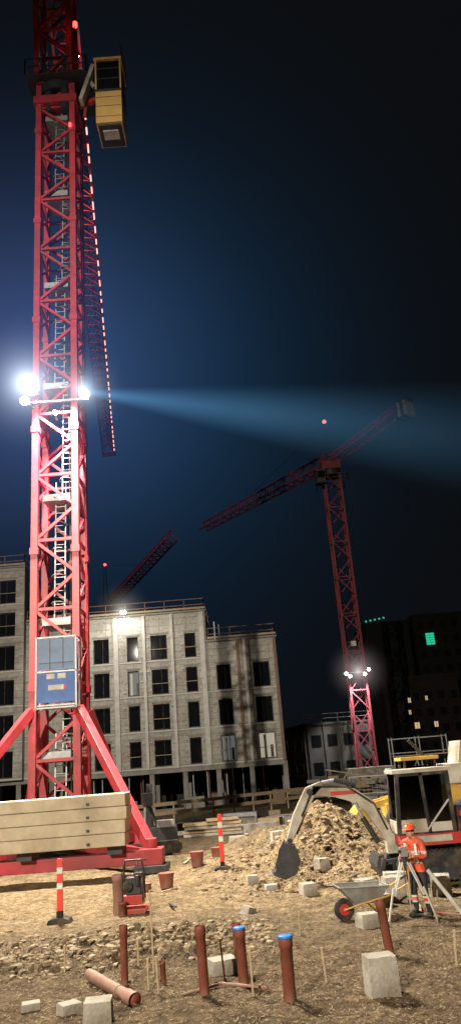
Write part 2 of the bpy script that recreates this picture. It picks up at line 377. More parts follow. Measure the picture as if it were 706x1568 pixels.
# --- far cranes
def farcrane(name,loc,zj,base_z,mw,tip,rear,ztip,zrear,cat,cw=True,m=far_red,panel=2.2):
    C=empty(name,loc); mb=MB(); lattice(mb,(0,0,base_z),(0,0,zj-1.5),mw,.22,.11,panel,m,up=(0,1,0)); mb.build('mast',C)
    mb=MB(); mb.cyl((0,0,zj-1.6),(0,0,zj-.9),mw*.55,16,darkst); mb.box((0,0,zj-.3),(mw*1.1,mw*1.1,1.1),m)
    mb.box((-1.5,-1.2,zj-2.0),(1.1,1.3,1.8),darkst); mb.box((-1.5,-1.87,zj-1.8),(.9,.03,.9),glass)
    rail(mb,[(-1.8,-1.8,zj-2.8),(1.8,-1.8,zj-2.8),(1.8,1.8,zj-2.8),(-1.8,1.8,zj-2.8),(-1.8,-1.8,zj-2.8)],1.0,darkst,.06)
    mb.build('slewing_unit_and_cab',C)
    mb=MB(); trijib(mb,(0,0,zj),(tip[0],tip[1],ztip),1.5,1.7,.18,.09,1.9,m,1,.7)
    if rear: trijib(mb,(0,0,zj),(rear[0],rear[1],zrear),1.5,1.2,.2,.1,1.9,m,1)
    mb.build('jib',C)
    mb=MB(); top=Vector((0,0,zj+cat))
    for sx in(-.5,.5):
        mb.beam((sx,-.4,zj),(sx*.2,0,zj+cat),.1,.1,darkst); mb.beam((sx,.4,zj),(sx*.2,0,zj+cat),.1,.1,darkst)
    for k in range(1,5): z=zj+cat*k/5; w=.5*(1-k/6); mb.beam((-w,-.3,z),(w,-.3,z),.07,.07,darkst)
    if rear: mb.cyl(top,(rear[0]*.85,rear[1]*.85,zrear+.6),.025,6,darkst)
    mb.cyl(top,(tip[0]*.6,tip[1]*.6,zj+(ztip-zj)*.6+1.4),.025,6,darkst)
    mb.build('cathead_and_ties',C)
    mb=MB(); bm_=bmesh.new(); bmesh.ops.create_icosphere(bm_,subdivisions=2,radius=.24); mb.add([v.co+top+Vector((0,0,.2)) for v in bm_.verts],[tuple(v.index for v in f.verts) for f in bm_.faces],red_e); bm_.free(); mb.build('red_beacon',C)
    if rear and cw:
        mb=MB(); mb.T=Matrix.Translation((rear[0],rear[1],zrear))@Matrix.Rotation(math.atan2(rear[1],rear[0]),4,'Z')
        for k in range(4): mb.box((-.1-.42*k,0,-.4),(.38,1.7,1.8),darkst if k%2 else grey)
        mb.box((-.7,0,.7),(1.8,1.4,.5),darkst); mb.build('counterweight',C)
    return C
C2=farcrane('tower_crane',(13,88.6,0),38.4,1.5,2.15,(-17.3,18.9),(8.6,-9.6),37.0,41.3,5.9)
mb=MB()
for x,z in((-1.3,12.3),(1.3,12.6),(-.9,12.0),(.8,12.1)):
    mb.tube([(x,-1.1,z),(x,-1.5,z-.1)],[.12,.2],12,darkst); mb.cyl((x,-1.5,z-.1),(x,-1.53,z-.11),.17,12,warm_e)
mb.beam((-1.7,-1.1,12.3),(1.7,-1.1,12.3),.1,.1,galv); mb.build('floodlights',C2)
mb=MB(); mb.box((0,0,1.2),(5,5,1.6),blockc); mb.box((0,-1.15,15.6),(.6,.05,.6),whitep); mb.build('base_and_sign',C2,.05)
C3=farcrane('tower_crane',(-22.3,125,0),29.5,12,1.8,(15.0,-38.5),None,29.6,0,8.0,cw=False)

# ------------------------------------------------------------------ apartment building
fm,nt,b=new_mat('precast_facade'); N=nt.nodes;L=nt.links
geo=N.new('ShaderNodeNewGeometry'); mp=N.new('ShaderNodeMapping'); mp.inputs['Rotation'].default_value=(math.radians(90),0,0); L.new(geo.outputs['Position'],mp.inputs['Vector'])
br=N.new('ShaderNodeTexBrick'); br.inputs['Scale'].default_value=1; br.inputs['Brick Width'].default_value=2.4; br.inputs['Row Height'].default_value=.6; br.inputs['Mortar Size'].default_value=.03; br.inputs['Mortar Smooth'].default_value=.4; br.offset=0
br.inputs['Color1'].default_value=(.43,.415,.375,1); br.inputs['Color2'].default_value=(.39,.375,.34,1); br.inputs['Mortar'].default_value=(.25,.235,.21,1)
L.new(mp.outputs[0],br.inputs['Vector'])
def tx(scale,d=6):
    t=N.new('ShaderNodeTexNoise'); t.inputs['Scale'].default_value=scale; t.inputs['Detail'].default_value=d; L.new(geo.outputs['Position'],t.inputs['Vector']); return t
a=ramp(tx(.7,8).outputs['Fac'],[(.32,(.80,.78,.76)),(.66,(1.10,1.10,1.08))]); c=ramp(tx(4).outputs['Fac'],[(.35,(.80,.79,.78)),(.65,(1.1,1.1,1.1))])
L.new(mul(mul(br.outputs['Color'],a),c),b.inputs['Base Color']); b.inputs['Roughness'].default_value=.9
trim=mat('facade_pale_strip',(.54,.52,.48),.85,0,.15,2,.1); redtrim=mat('facade_rust_strip',(.22,.14,.11),.85,0,.15,2,.1); slab=mat('concrete_slab',(.26,.245,.22),.9,0,.25,1.5,.2)
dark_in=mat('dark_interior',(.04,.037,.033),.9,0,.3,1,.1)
def wall(mb,x0,x1,z0,z1,y,ops,th,m):
    X=sorted({x0,x1,*[o[0] for o in ops],*[o[1] for o in ops]}); Z=sorted({z0,z1,*[o[2] for o in ops],*[o[3] for o in ops]})
    for i in range(len(X)-1):
        for j in range(len(Z)-1):
            cx=(X[i]+X[i+1])/2;cz=(Z[j]+Z[j+1])/2
            if any(o[0]<cx<o[1] and o[2]<cz<o[3] for o in ops): continue
            mb.add([(X[i],y,Z[j]),(X[i+1],y,Z[j]),(X[i+1],y,Z[j+1]),(X[i],y,Z[j+1])],[(0,1,2,3)],m)
    for a,b_,c,d in ops:
        mb.add([(a,y,c),(b_,y,c),(b_,y,d),(a,y,d),(a,y+th,c),(b_,y+th,c),(b_,y+th,d),(a,y+th,d)],[(0,4,5,1),(1,5,6,2),(2,6,7,3),(3,7,4,0)],m)
def block(B,tag,x0,x1,ztop,y,depth,cols,rows,special={}):
    ops=[]
    for ci,(cx,w) in enumerate(cols):
        for r in rows:
            zb=3.62+3*r; ops.append((cx-w/2,cx+w/2,zb,zb+2.15))
    mb=MB(); wall(mb,x0,x1,3.4,ztop,y,ops,.32,fm)
    mb.add([(x0,y,3.4),(x0,y+depth,3.4),(x0,y+depth,ztop),(x0,y,ztop)],[(0,1,2,3)],fm)
    mb.add([(x1,y,3.4),(x1,y+depth,3.4),(x1,y+depth,ztop),(x1,y,ztop)],[(0,3,2,1)],fm)
    mb.add([(x0,y+depth,0),(x1,y+depth,0),(x1,y+depth,ztop),(x0,y+depth,ztop)],[(0,3,2,1)],slab)
    mb.add([(x0,y,ztop),(x1,y,ztop),(x1,y+depth,ztop),(x0,y+depth,ztop)],[(0,1,2,3)],slab)
    mb.add([(x0,y,3.4),(x1,y,3.4),(x1,y+depth,3.4),(x0,y+depth,3.4)],[(3,2,1,0)],slab)
    mb.build('walls_'+tag,B)
    mb=MB()
    for ci,(cx,w) in enumerate(cols):
        for r in rows:
            zb=3.62+3*r; g=special.get((ci,r),glass); yy=y+.26
            mb.box((cx,yy,zb+1.075),(w-.02,.03,2.13),g)
            for sx in(-1,1): mb.box((cx+sx*(w/2-.04),yy-.04,zb+1.075),(.07,.06,2.13),black)
            for zz in(.05,2.1): mb.box((cx,yy-.04,zb+zz),(w-.16,.058,.07),black)
            if w>1.2: mb.box((cx+.12*(-1)**ci,yy-.045,zb+1.07),(.06,.06,1.97),black)
            if g is not glass:
                mb.box((cx-.2,yy-.03,zb+1.0),(.2,.02,1.9),trim); mb.box((cx+.35,yy-.03,zb+.6),(.25,.02,1.0),darkst)
    mb.build('windows_'+tag,B)
    mb=MB()
    for r in rows:
        mb.box(((x0+x1)/2,y-.03,3.5+3*r),(x1-x0,.06,.10),trim)
        for cx,w in cols:
            zb=3.62+3*r
            for s in(-1,1):
                for q in(.3,1.15,2.0):
                    if R()<.6: mb.box((cx+s*(w/2+U(.2,.32)),y-.05,zb+q),(U(.18,.34),.1,.06),trim)
            mb.box((cx,y-.035,zb+2.3),(w+.2,.07,.10),slab)
            if R()<.4: mb.box((cx,y-.12,zb+.9),(w+.3,.04,.05),wood)
    mb.build('ledges_'+tag,B)
B=empty('apartment_building',(0,0,0))
cols=[(-18.0,1.4),(-15.2,1.4),(-12.45,1.4),(-9.65,1.0),(-7.3,1.45),(-4.5,1.0)]
block(B,'centre',-19.2,-3.05,16.65,67,14,cols,(0,1,2,3),{(3,2):dimwin})
block(B,'east',-3.05,3.1,13.85,67.02,14,[(-1.7,1.25),(1.62,1.45)],(0,1,2),{(0,0):dimwin,(1,0):litwin})
block(B,'west',-32,-19.2,21.9,66.4,14,[(-29.5,1.5),(-26.5,1.5),(-23.6,1.5),(-20.75,1.5)],(0,1,2,3,4,5),{})
mb=MB()
for x in(-13.9,-11.1,-8.6,-6.1,-3.4): mb.box((x,66.9,10.0),(.42 if x in(-11.1,-3.4) else .24,.18,13.2),trim)
for x,m_ in((-.35,redtrim),(.25,trim),(2.95,redtrim)): mb.box((x,66.9,8.6),(.26,.2,10.4),m_)
mb.build('vertical_strips',B)
mb=MB()
for x0,x1,z,y in((-19.2,-3.0,16.72,67),(-3.0,3.15,13.92,67.02),(-32,-19.2,21.97,66.4)):
    mb.box(((x0+x1)/2,y+.2,z),(x1-x0+.1,.7,.16),slab)
    rail(mb,[(x0+.1,y+.1,z+.08),(x1-.1,y+.1,z+.08),(x1-.1,y+8,z+.08)],1.05,redtrim,.07,1.8)
    rail(mb,[(x0+.1,y+8,z+.08),(x1-.1,y+8,z+.08)],1.05,slab,.06,1.8)
    mb.box(((x0+x1)/2,y+.02,z+.28),(x1-x0,.05,.18),wood)
mb.beam((-2.3,68,14),(-2.3,68,15.8),.08,.08,galv); mb.beam((-1.9,68,14),(-1.9,68,15.5),.08,.08,galv)
mb.build('roof_edges_and_guardrails',B)
mb=MB()
x=-31
while x<3.2: 
    mb.box((x,67.3,1.68),(.4,.4,3.4),slab); mb.box((x,71,1.68),(.4,.4,3.4),slab); x+=2.83
for k in range(34):
    x=U(-20,3); yy=U(67.6,70); mb.cyl((x,yy,0),(x,yy,3.38),.05,6,random.choice((galv,wood,redtrim)))
for k in range(16):
    x=U(-20,3); mb.box((x,U(65,69),U(.2,.7)),(U(.5,1.6),U(.4,1),U(.3,1.1)),random.choice((wood,slab,grey,redtrim)),Matrix.Rotation(U(-.3,.3),3,'Z'))
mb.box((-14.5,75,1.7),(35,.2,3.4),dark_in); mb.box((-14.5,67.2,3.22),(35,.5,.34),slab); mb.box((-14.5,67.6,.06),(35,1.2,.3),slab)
mb.build('ground_floor_columns_and_props',B)
mb=MB(); mb.box((-10.3,66.7,17.0),(.5,.35,.35),darkst); mb.box((-10.3,66.5,16.98),(.44,.04,.28),lamp_e); mb.beam((-10.3,67,16.7),(-10.3,66.75,17),.08,.08,galv); mb.build('roof_floodlight',B)

# low hall on the right
B2=empty('concrete_hall',(0,0,0)); mb=MB()
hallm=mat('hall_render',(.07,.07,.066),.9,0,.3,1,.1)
mb.T=Matrix.Translation((6.6,90,0))@Matrix.Rotation(math.radians(10),4,'Z')
mb.box((4,6,3.5),(8,12,7.0),hallm); mb.box((4,6,7.1),(8.4,12.4,.25),hallm)
for k in range(4):
    mb.box((1.2+1.9*k,-.03,5.2),(1.1,.08,1.3),glass); mb.box((1.2+1.9*k,-.03,2.2),(1.1,.08,1.3),glass); mb.box((.25+1.9*k,-.06,3.5),(.16,.12,7),hallm)
rail(mb,[(0,0,7.2),(8,0,7.2)],1,grey,.06,2)
mb.T=Matrix.Translation((6.4,90,0))@Matrix.Rotation(math.radians(118),4,'Z')
mb.box((5,-2.5,3.3),(10,5,6.6),hallm)
for k in range(6):
    for z in(2.2,4.9): mb.box((.9+1.6*k,.03,z),(.7,.08,1.3),whitep); mb.box((.9+1.6*k,.08,z),(.55,.04,1.15),glass)
mb.build('hall_body',B2)
# far dark towers
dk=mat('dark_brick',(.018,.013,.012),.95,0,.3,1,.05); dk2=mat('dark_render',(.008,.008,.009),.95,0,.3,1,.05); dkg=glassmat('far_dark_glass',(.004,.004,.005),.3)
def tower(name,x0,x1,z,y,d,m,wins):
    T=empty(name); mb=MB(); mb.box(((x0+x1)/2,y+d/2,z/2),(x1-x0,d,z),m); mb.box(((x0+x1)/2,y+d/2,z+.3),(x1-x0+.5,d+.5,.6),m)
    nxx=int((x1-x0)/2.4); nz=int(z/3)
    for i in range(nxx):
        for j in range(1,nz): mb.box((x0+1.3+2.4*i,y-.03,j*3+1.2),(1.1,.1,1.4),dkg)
    mb.build('body',T); mb=MB()
    for x,zz,w,h in wins:
        mb.box((x,y-.1,zz),(w,.1,h),orangewin); mb.box((x,y-.16,zz),(.08,.04,h),darkst)
    if wins: mb.build('lit_windows',T)
    return T
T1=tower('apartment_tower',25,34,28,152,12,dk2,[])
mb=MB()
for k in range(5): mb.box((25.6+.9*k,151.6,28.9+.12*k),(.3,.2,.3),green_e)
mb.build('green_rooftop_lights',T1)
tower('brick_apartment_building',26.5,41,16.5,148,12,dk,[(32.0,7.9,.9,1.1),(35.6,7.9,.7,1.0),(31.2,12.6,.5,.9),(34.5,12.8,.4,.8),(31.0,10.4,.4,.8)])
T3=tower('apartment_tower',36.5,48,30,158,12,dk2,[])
mb=MB()
for i in range(2):
    for j in range(5): mb.box((39.0+.9*i,157.7,24.3+.5*j),(.82,.2,.4),green_e)
mb.build('green_sign',T3)
S=empty('distant_sheds'); mb=MB()
for k in range(12): 
    x=-60+14*k; h=U(5,9); 
    if x<45: mb.box((x,200,h/2),(13,10,h),dk2); mb.prism([(x-6.5,h),(x+6.5,h),(x,h+2)],195,205,dk2)
mb.build('sheds',S)

# ------------------------------------------------------------------ excavator
EX=empty('mini_excavator',(0,22.3,gz(4.9,22.3))); 
mb=MB()
for yy in(-.85,.85):
    prof=[]
    for k in range(24):
        a=2*math.pi*k/24; cx=5.9 if math.cos(a)>0 else 3.9
        prof.append((cx+.34*math.cos(a),.34+.34*math.sin(a)))
    mb.prism(prof,yy-.2,yy+.2,black)
    for k in range(16):
        for z in(.0,.68): mb.box((3.9+.133*k,yy,z if z else .01),(.07,.44,.05),black)
    for k in range(5): mb.cyl((4.1+.4*k,yy-.22,.2),(4.1+.4*k,yy+.22,.2),.13,12,darkst)
    for x in(3.9,5.9): mb.cyl((x,yy-.23,.34),(x,yy+.23,.34),.2,14,darkst)
mb.box((4.9,0,.45),(1.6,1.4,.35),darkst); mb.cyl((4.9,0,.6),(4.9,0,.82),.5,20,darkst)
mb.build('tracks',EX)
mb=MB(); mb.prism([(3.2,.1),(3.3,.1),(3.25,.35),(3.32,.6),(3.22,.6),(3.12,.35)],-1,1,darkst); mb.beam((3.25,-.4,.3),(4.2,-.4,.4),.12,.14,darkst); mb.beam((3.25,.4,.3),(4.2,.4,.4),.12,.14,darkst); mb.build('dozer_blade',EX,.01)
mb=MB()
mb.prism([(3.75,.82),(6.1,.82),(6.3,1.0),(6.25,1.55),(5.4,1.6),(5.3,1.1),(3.75,1.1)],-.95,.95,redp)
mb.prism([(5.1,1.1),(6.2,1.1),(6.12,1.65),(5.2,1.7)],-.7,.98,darkst)
mb.box((4.5,-.96,.98),(1.2,.03,.16),exwhite); mb.box((5.7,-.965,1.3),(.8,.03,.36),black)
mb.build('upper_body',EX,.04)
mb=MB() # cab
x0,x1,y0,y1,zb,zt=3.75,5.2,-.9,.2,1.1,2.62
for x,y in((x0,y0),(x0,y1),(x1,y0),(x1,y1)): mb.beam((x,y,zb),(x+(.12 if x==x0 else 0),y,zt),.11,.11,black)
mb.beam((4.55,y0,zb),(4.5,y0,zt),.09,.08,black)
mb.box(((x0+x1)/2+.06,(y0+y1)/2,zt+.05),(x1-x0+.12,y1-y0+.16,.10),exwhite)
for y in(y0,y1): mb.beam((x0,y,zb),(x1,y,zb),.08,.1,black); mb.beam((x0+.1,y,zt-.03),(x1,y,zt-.03),.08,.1,black)
mb.box((4.15,y0-.02,1.3),(.72,.03,.34),exwhite); mb.box((4.88,y0-.02,1.25),(.55,.03,.24),exwhite); mb.beam((4.5,y0-.03,1.2),(5.15,y0-.03,1.9),.06,.04,exwhite)
mb.box((x0-.02,(y0+y1)/2,1.28),(.03,.95,.32),exwhite); mb.box((4.9,y1+.01,1.6),(.6,.03,1.0),black)
mb.build('cab_frame',EX,.01)
mb=MB()
mb.box((4.17,y0+.02,2.02),(.66,.015,1.1),cglass); mb.box((4.86,y0+.02,1.95),(.58,.015,1.2),cglass); mb.box((x0+.07,(y0+y1)/2,2.03),(.015,.98,1.1),cglass); mb.box((4.5,y1-.02,2.0),(1.3,.015,1.1),cglass)
mb.build('cab_windows',EX)
mb=MB(); mb.box((4.75,-.35,1.5),(.5,.5,.14),black); mb.box((4.98,-.35,1.85),(.12,.48,.65),black); mb.beam((4.25,-.5,1.15),(4.3,-.5,1.75),.04,.04,black); mb.box((4.0,-.35,1.6),(.1,.4,.4),black); mb.box((x0+.1,.1,2.7),(.14,.16,.12),whitep); mb.build('cab_interior',EX)
def armseg(mb,pts,ws,y0,y1,m):
    n=len(pts); up=[];dn=[]
    for i,(x,z) in enumerate(pts):
        a=pts[max(i-1,0)];b_=pts[min(i+1,n-1)]; d=Vector((b_[0]-a[0],b_[1]-a[1])).normalized(); nn=Vector((-d.y,d.x)); 
        up.append((x+nn.x*ws[i]/2,z+nn.y*ws[i]/2)); dn.append((x-nn.x*ws[i]/2,z-nn.y*ws[i]/2))
    mb.prism(up+dn[::-1],y0,y1,m)
mb=MB(); armseg(mb,[(3.65,.95),(3.45,1.35),(3.15,1.85),(2.75,2.15),(2.3,2.27),(1.65,2.33)],[.26,.3,.36,.36,.3,.22],.0,.24,exwhite)
mb.box((3.7,.12,.85),(.35,.4,.5),exwhite); mb.box((2.5,-.01,2.22),(.7,.012,.1),redp)
mb.build('boom',EX,.02)
mb=MB(); armseg(mb,[(1.95,2.5),(1.6,2.31),(1.2,1.7),(.9,1.1)],[.14,.34,.28,.16],-.0,.22,exwhite); mb.build('stick',EX,.02)
mb=MB()
mb.cyl((3.3,-.06,.9),(2.95,-.06,1.55),.075,10,darkst); mb.cyl((2.95,-.06,1.55),(2.8,-.06,1.95),.04,8,galv)
mb.cyl((2.9,.12,2.4),(2.3,.12,2.57),.07,10,darkst); mb.cyl((2.3,.12,2.57),(1.95,.12,2.53),.04,8,galv)
mb.cyl((1.55,.12,2.05),(1.1,.12,1.25),.055,10,darkst)
mb.tube([(3.6,.0,1.2),(3.3,-.12,1.9),(2.6,-.08,2.4),(1.7,-.05,2.45),(1.3,-.05,1.7)],[.025]*5,6,black)
mb.cyl((1.58,-.06,2.31),(1.58,.28,2.31),.09,12,darkst); mb.cyl((.92,-.06,1.1),(.92,.28,1.1),.07,12,darkst)
mb.build('hydraulics',EX)
mb=MB()
pr=[(.75,1.2),(1.05,1.1),(1.15,.75),(1.02,.42),(.7,.3),(.42,.42),(.36,.5),(.55,.52),(.75,.5),(.93,.62),(.95,.85),(.8,1.02)]
mb.prism(pr,-.25,.45,darkst)
side=[(.75,1.2),(1.05,1.1),(1.15,.75),(1.02,.42),(.7,.3),(.42,.42),(.6,.95)]
mb.prism(side,-.27,-.24,darkst); mb.prism(side,.44,.47,darkst)
for k in range(5): mb.box((.36,-.2+.15*k,.44),(.16,.05,.05),galv)
bk=mb.build('bucket',EX); bk.location=(0,0,-.12)

def wheel(mb,x,y,z,r,w,m=black,hub=galv):
    mb.tube([(x,y-w/2,z),(x,y-w/2+.05,z),(x,y+w/2-.05,z),(x,y+w/2,z)],[r*.9,r,r,r*.9],20,m); mb.cyl((x,y-w/2-.01,z),(x,y+w/2+.01,z),r*.5,12,hub)
W=empty('wheel_loader',(5.2,29.5,gz(5.2,29.5)*.4)); mb=MB()
for x in(0,2.3):
    for yy in(-.8,.8): wheel(mb,x,yy,.55,.55,.4,black,yellowm)
mb.prism([(-.5,.6),(2.9,.6),(2.9,1.5),(1.6,1.6),(1.5,1.1),(-.5,1.1)],-.6,.6,yellowm)
mb.build('chassis',W,.03); mb=MB()
for x,y in((.4,-.5),(.4,.5),(1.5,-.5),(1.5,.5)): mb.beam((x,y,1.1),(x,y,2.5),.08,.08,black)
mb.box((.95,0,2.55),(1.4,1.2,.12),yellowm); mb.box((.95,-.5,1.7),(1.0,.02,1.2),cglass); mb.box((1.1,0,1.4),(.4,.5,.5),black); mb.build('cab',W,.02)
mb=MB(); 
for yy in(-.45,.45): mb.beam((.3,yy,1.3),(-1.2,yy,1.0),.12,.22,yellowm)
mb.prism([(-1.2,1.3),(-1.9,.55),(-1.2,.5),(-.95,.9)],-.95,.95,yellowm); mb.build('bucket_arms',W,.01)
D=empty('site_dumper',(8.6,30.5,.25),.1); mb=MB()
for x in(-.9,1.4):
    for yy in(-.85,.85): wheel(mb,x,yy,.6,.6,.45)
mb.box((.3,0,.95),(3.4,1.2,.5),darkst); mb.prism([(-1.9,1.2),(1.8,1.2),(1.9,1.75),(-2.0,1.75)],-1.0,1.0,redp); mb.prism([(-2.0,1.76),(1.9,1.76),(1.5,2.45),(-1.6,2.45)],-.98,.98,whitep)
mb.box((-.2,-.995,1.48),(2.2,.02,.26),whitep); mb.prism([(-.9,2.45),(.7,2.45),(.5,3.25),(-.7,3.25)],-.6,.6,exwhite); mb.box((-.1,-.61,2.9),(1.0,.03,.5),glass)
mb.beam((-1.6,-.3,2.2),(-2.6,-.3,3.4),.1,.12,darkst); mb.build('body',D,.03)

# ------------------------------------------------------------------ wheelbarrow
wx,wy=1.72,17.6; WB=empty('wheelbarrow',(wx,wy,gz(wx,wy)),math.radians(8)); mb=MB()
top=[(-.12,-.33,.66),(.92,-.33,.62),(.92,.33,.62),(-.12,.33,.66)]; bot=[(.2,-.2,.32),(.72,-.2,.3),(.72,.2,.3),(.2,.2,.32)]
mb.add(top+bot,[(4,7,6,5),(0,4,5,1),(1,5,6,2),(2,6,7,3),(3,7,4,0)],grey)
for a,b_ in zip(top,top[1:]+top[:1]): mb.cyl(a,b_,.018,8,grey)
mb.build('tray',WB); mb=MB()
mb.tube([(0,-.06,.21),(0,-.045,.21),(0,.045,.21),(0,.06,.21)],[.17,.21,.21,.17],22,black); mb.cyl((0,-.065,.21),(0,.065,.21),.11,16,redp); mb.cyl((0,-.08,.21),(0,.08,.21),.03,10,galv); mb.build('wheel',WB)
mb=MB()
for s in(-1,1):
    mb.tube([(0,s*.09,.21),(.3,s*.2,.3),(.9,s*.27,.42),(1.45,s*.3,.66)],[.02]*4,8,yellowm)
    mb.tube([(.75,s*.24,.38),(.82,s*.3,.0)],[.02]*2,8,yellowm); mb.tube([(.82,s*.3,.01),(.5,s*.22,.32)],[.016]*2,8,yellowm); mb.cyl((1.38,s*.297,.635),(1.53,s*.303,.69),.026,8,black)
mb.beam((.82,-.3,.03),(.82,.3,.03),.03,.03,yellowm)
mb.build('frame',WB)

# ------------------------------------------------------------------ blocks, pipes, stakes, markers
def blk(x,y,w,d,h,rz=0,tilt=(0,0),m=blockc):
    z=gz(x,y,False); bm_=bmesh.new(); bmesh.ops.create_cube(bm_,size=1); bmesh.ops.subdivide_edges(bm_,edges=bm_.edges,cuts=5,use_grid_fill=True)
    rot=Matrix.Rotation(tilt[0],3,'X')@Matrix.Rotation(tilt[1],3,'Y'); off=U(0,50)
    for v in bm_.verts:
        q=v.co.copy(); t=.96-.06*(q.z+.5); cr_=sum(abs(c)>.45 for c in q)
        n_=noise.noise(q*3+Vector((off,0,0))); ch=.965 if cr_>=2 and n_>0 else 1
        p=Vector((q.x*w*t*ch,q.y*d*t*ch,q.z*h*ch))*(1+.025*n_); v.co=rot@p+Vector((0,0,h/2-.05))
    me_=bpy.data.meshes.new('concrete_block'); bm_.to_mesh(me_); bm_.free(); me_.materials.append(m)
    o=bpy.data.objects.new('concrete_block',me_); bpy.context.scene.collection.objects.link(o); o.location=(x,y,z); o.rotation_euler=(0,0,rz)
for a in [(1.62,12.3,.46,.4,.56,.15),(2.1,16.9,.42,.42,.30,.3),(3.05,19.1,.5,.45,.58,.1),(4.3,19.9,.5,.5,.5,-.2),(4.3,16.3,.42,.42,.58,.2,(.1,.25)),(1.2,20.9,.4,.4,.34,.3),
  (-.72,14.3,.5,.4,.26,.4),(-2.36,12.0,.42,.4,.34,.1),(-2.9,12.6,.32,.3,.2,.6),(-.3,19.0,.28,.25,.2,.8,(.2,.3)),(2.6,20.6,.42,.4,.36,.5),(.3,22.9,.35,.3,.3,.2),(-.2,24.0,.35,.3,.3,.2),
  (3.4,20.9,.6,.4,.45,.0),(5.0,18.8,.6,.5,.45,.1),(.8,28.2,.6,.4,.45,.2),(1.9,24.6,.4,.35,.35,.5),(-3.6,13.1,.3,.25,.14,.3),(4.9,15.0,.35,.35,.3,.4),(2.7,18.6,.3,.3,.3,.7),(.2,33.5,.6,.5,.5,0),(-.6,35,1.2,.5,.4,.1),(.9,36,1.2,.5,.4,.1)]: blk(*a)
def pipe(x,y,h,r,cap=None,lean=(0,0),m=pvc,name='drain_pipe'):
    z=gz(x,y,False); P_=empty(name,(x,y,z)); mb=MB(); t=Vector((lean[0],lean[1],h))
    n=24; p0=Vector((0,0,-.2))
    mb.tube([p0,t*.84,t*.845,t*.97,t],[r,r,r*1.13,r*1.13,r*1.07],n,m,False)
    mb.tube([t,t*.8],[r*.95,r*.95],n,m,False); mb.build('pipe',P_,0,True)
    if cap:
        mb=MB(); mb.tube([t*.985,t*1.005,t*1.03,t*1.035],[r*1.2,r*1.22,r*1.18,r*1.02],n,cap); mb.build('cap',P_,0,True)
    else:
        mb=MB(); mb.cyl(t*.9,t*.905,r*.94,n,black); mb.build('dark_inside',P_)
pipe(-2.3,13.9,.85,.062); pipe(-.94,12.95,.92,.075,None,(-.03,0)); pipe(-.36,13.45,.78,.08,bluecap,(-.02,0)); pipe(.30,12.3,.80,.09,bluecap,(.01,0)); pipe(2.1,14.3,.84,.075,None,(-.09,.0)); pipe(-.45,14.3,.72,.07)
pipe(-3.48,20.5,.85,.15,None,(0,0),pvcl); pipe(-1.66,13.8,.3,.045); pipe(-3.3,19.9,.3,.1)
P_=empty('fallen_pipe',(0,0,0)); mb=MB()
a=Vector((-2.95,14.3,.1)); b_=Vector((-1.95,12.7,.1)); d=(b_-a).normalized()
a.z=gz(a.x,a.y)+.10;b_.z=gz(b_.x,b_.y)+.05
mb.tube([a,b_-d*.3,b_-d*.29,b_],[.09,.09,.108,.108],24,pvcl,False); mb.cyl(a+d*.1,a+d*.11,.088,20,black); mb.cyl(b_-d*.03,b_-d*.04,.106,20,pvc)
mb.tube([b_-d*.6,b_-d*.57],[.1,.1],24,pvc); mb.build('pipe',P_,0,True)
mb=MB(); mb.tube([(-1.3,12.9,.02),(-.7,13.3,.04),(0,12.9,.03)],[.022]*3,10,pvcl); mb.build('small_pipe_on_ground')
def bucket(x,y,r,h):
    z=gz(x,y,False); mb=MB(); mb.tube([(0,0,0),(0,0,h),(0,0,h+.02),(0,0,h*.9)],[r*.8,r,r*1.06,r*.9],20,pvc,False); mb.cyl((0,0,h*.75),(0,0,h*.76),r*.9,20,black); mb.tube([(r,0,h),(r*.6,0,h*.4-.05),(r*1.15,0,.1)],[.012]*3,6,galv)
    o=mb.build('plastic_bucket'); o.location=(x,y,z)
bucket(-2.73,24.4,.23,.38); bucket(-1.94,26.4,.22,.42); bucket(-1.35,27.6,.2,.3); bucket(-3.3,23.9,.2,.2)
def marker(x,y,z0,h):
    M=empty('marker_post',(x,y,z0)); mb=MB()
    mb.prism([(-.28,0),(.28,0),(.24,.1),(.1,.14),(-.1,.14),(-.24,.1)],-.2,.2,black); mb.box((0,0,.2),(.14,.14,.14),black); mb.build('rubber_foot',M,.01)
    mb=MB(); w=.14; L_=h-.26; z=.26
    for fr,m_ in((.30,orangeplastic),(.13,orangeplastic),(.12,whiterefl),(.18,orangeplastic),(.13,whiterefl),(.14,orangeplastic)):
        mb.box((0,0,z+L_*fr/2),(w,.06,L_*fr-.002),m_); z+=L_*fr
    mb.box((0,0,h+.02),(w*.8,.05,.04),orangeplastic); mb.build('striped_blade',M,.008)
marker(-4.82,20.0,gz(-4.82,20),1.38); marker(-1.10,25.6,.15,1.60)
def stake(x,y,h,lx=0,ly=0,r=.014):
    z=gz(x,y,False); mb=MB(); mb.beam((0,0,-.1),(lx,ly,h),r*2,r*2,wood); mb.box((lx,ly,h),(r*2.4,r*2.4,.03),wood); o=mb.build('wooden_stake'); o.location=(x,y,z)
for s in((-1.9,14.5,1.25,-.02,0),(.91,13.3,.45,-.03,0),(-.22,12.7,.62,-.01,0),(-.66,13.7,.6,-.05,0),(-1.65,13.1,.5,-.03,0),(-2.25,15.1,.4,0,0),(-1.85,13.4,.42,0,0),(.7,16.5,.4,.02,0),(2.9,13.2,.5,.05,0),(-3.6,15.3,.4,0,0),(1.5,22.2,.5,.0,0)): stake(*s)
mb=MB()  # loose boards, offcuts and hoses lying about
for k in range(26):
    x,y=U(-5,5),U(14,32); a=U(0,3.14); l=U(.2,.9); z=gz(x,y,False)+.05; mb.beam((x,y,z),(x+l*math.cos(a),y+l*math.sin(a),gz(x+l*math.cos(a),y+l*math.sin(a),False)+.05),.07,.025,random.choice((wood,wood,pvc,darkst)))
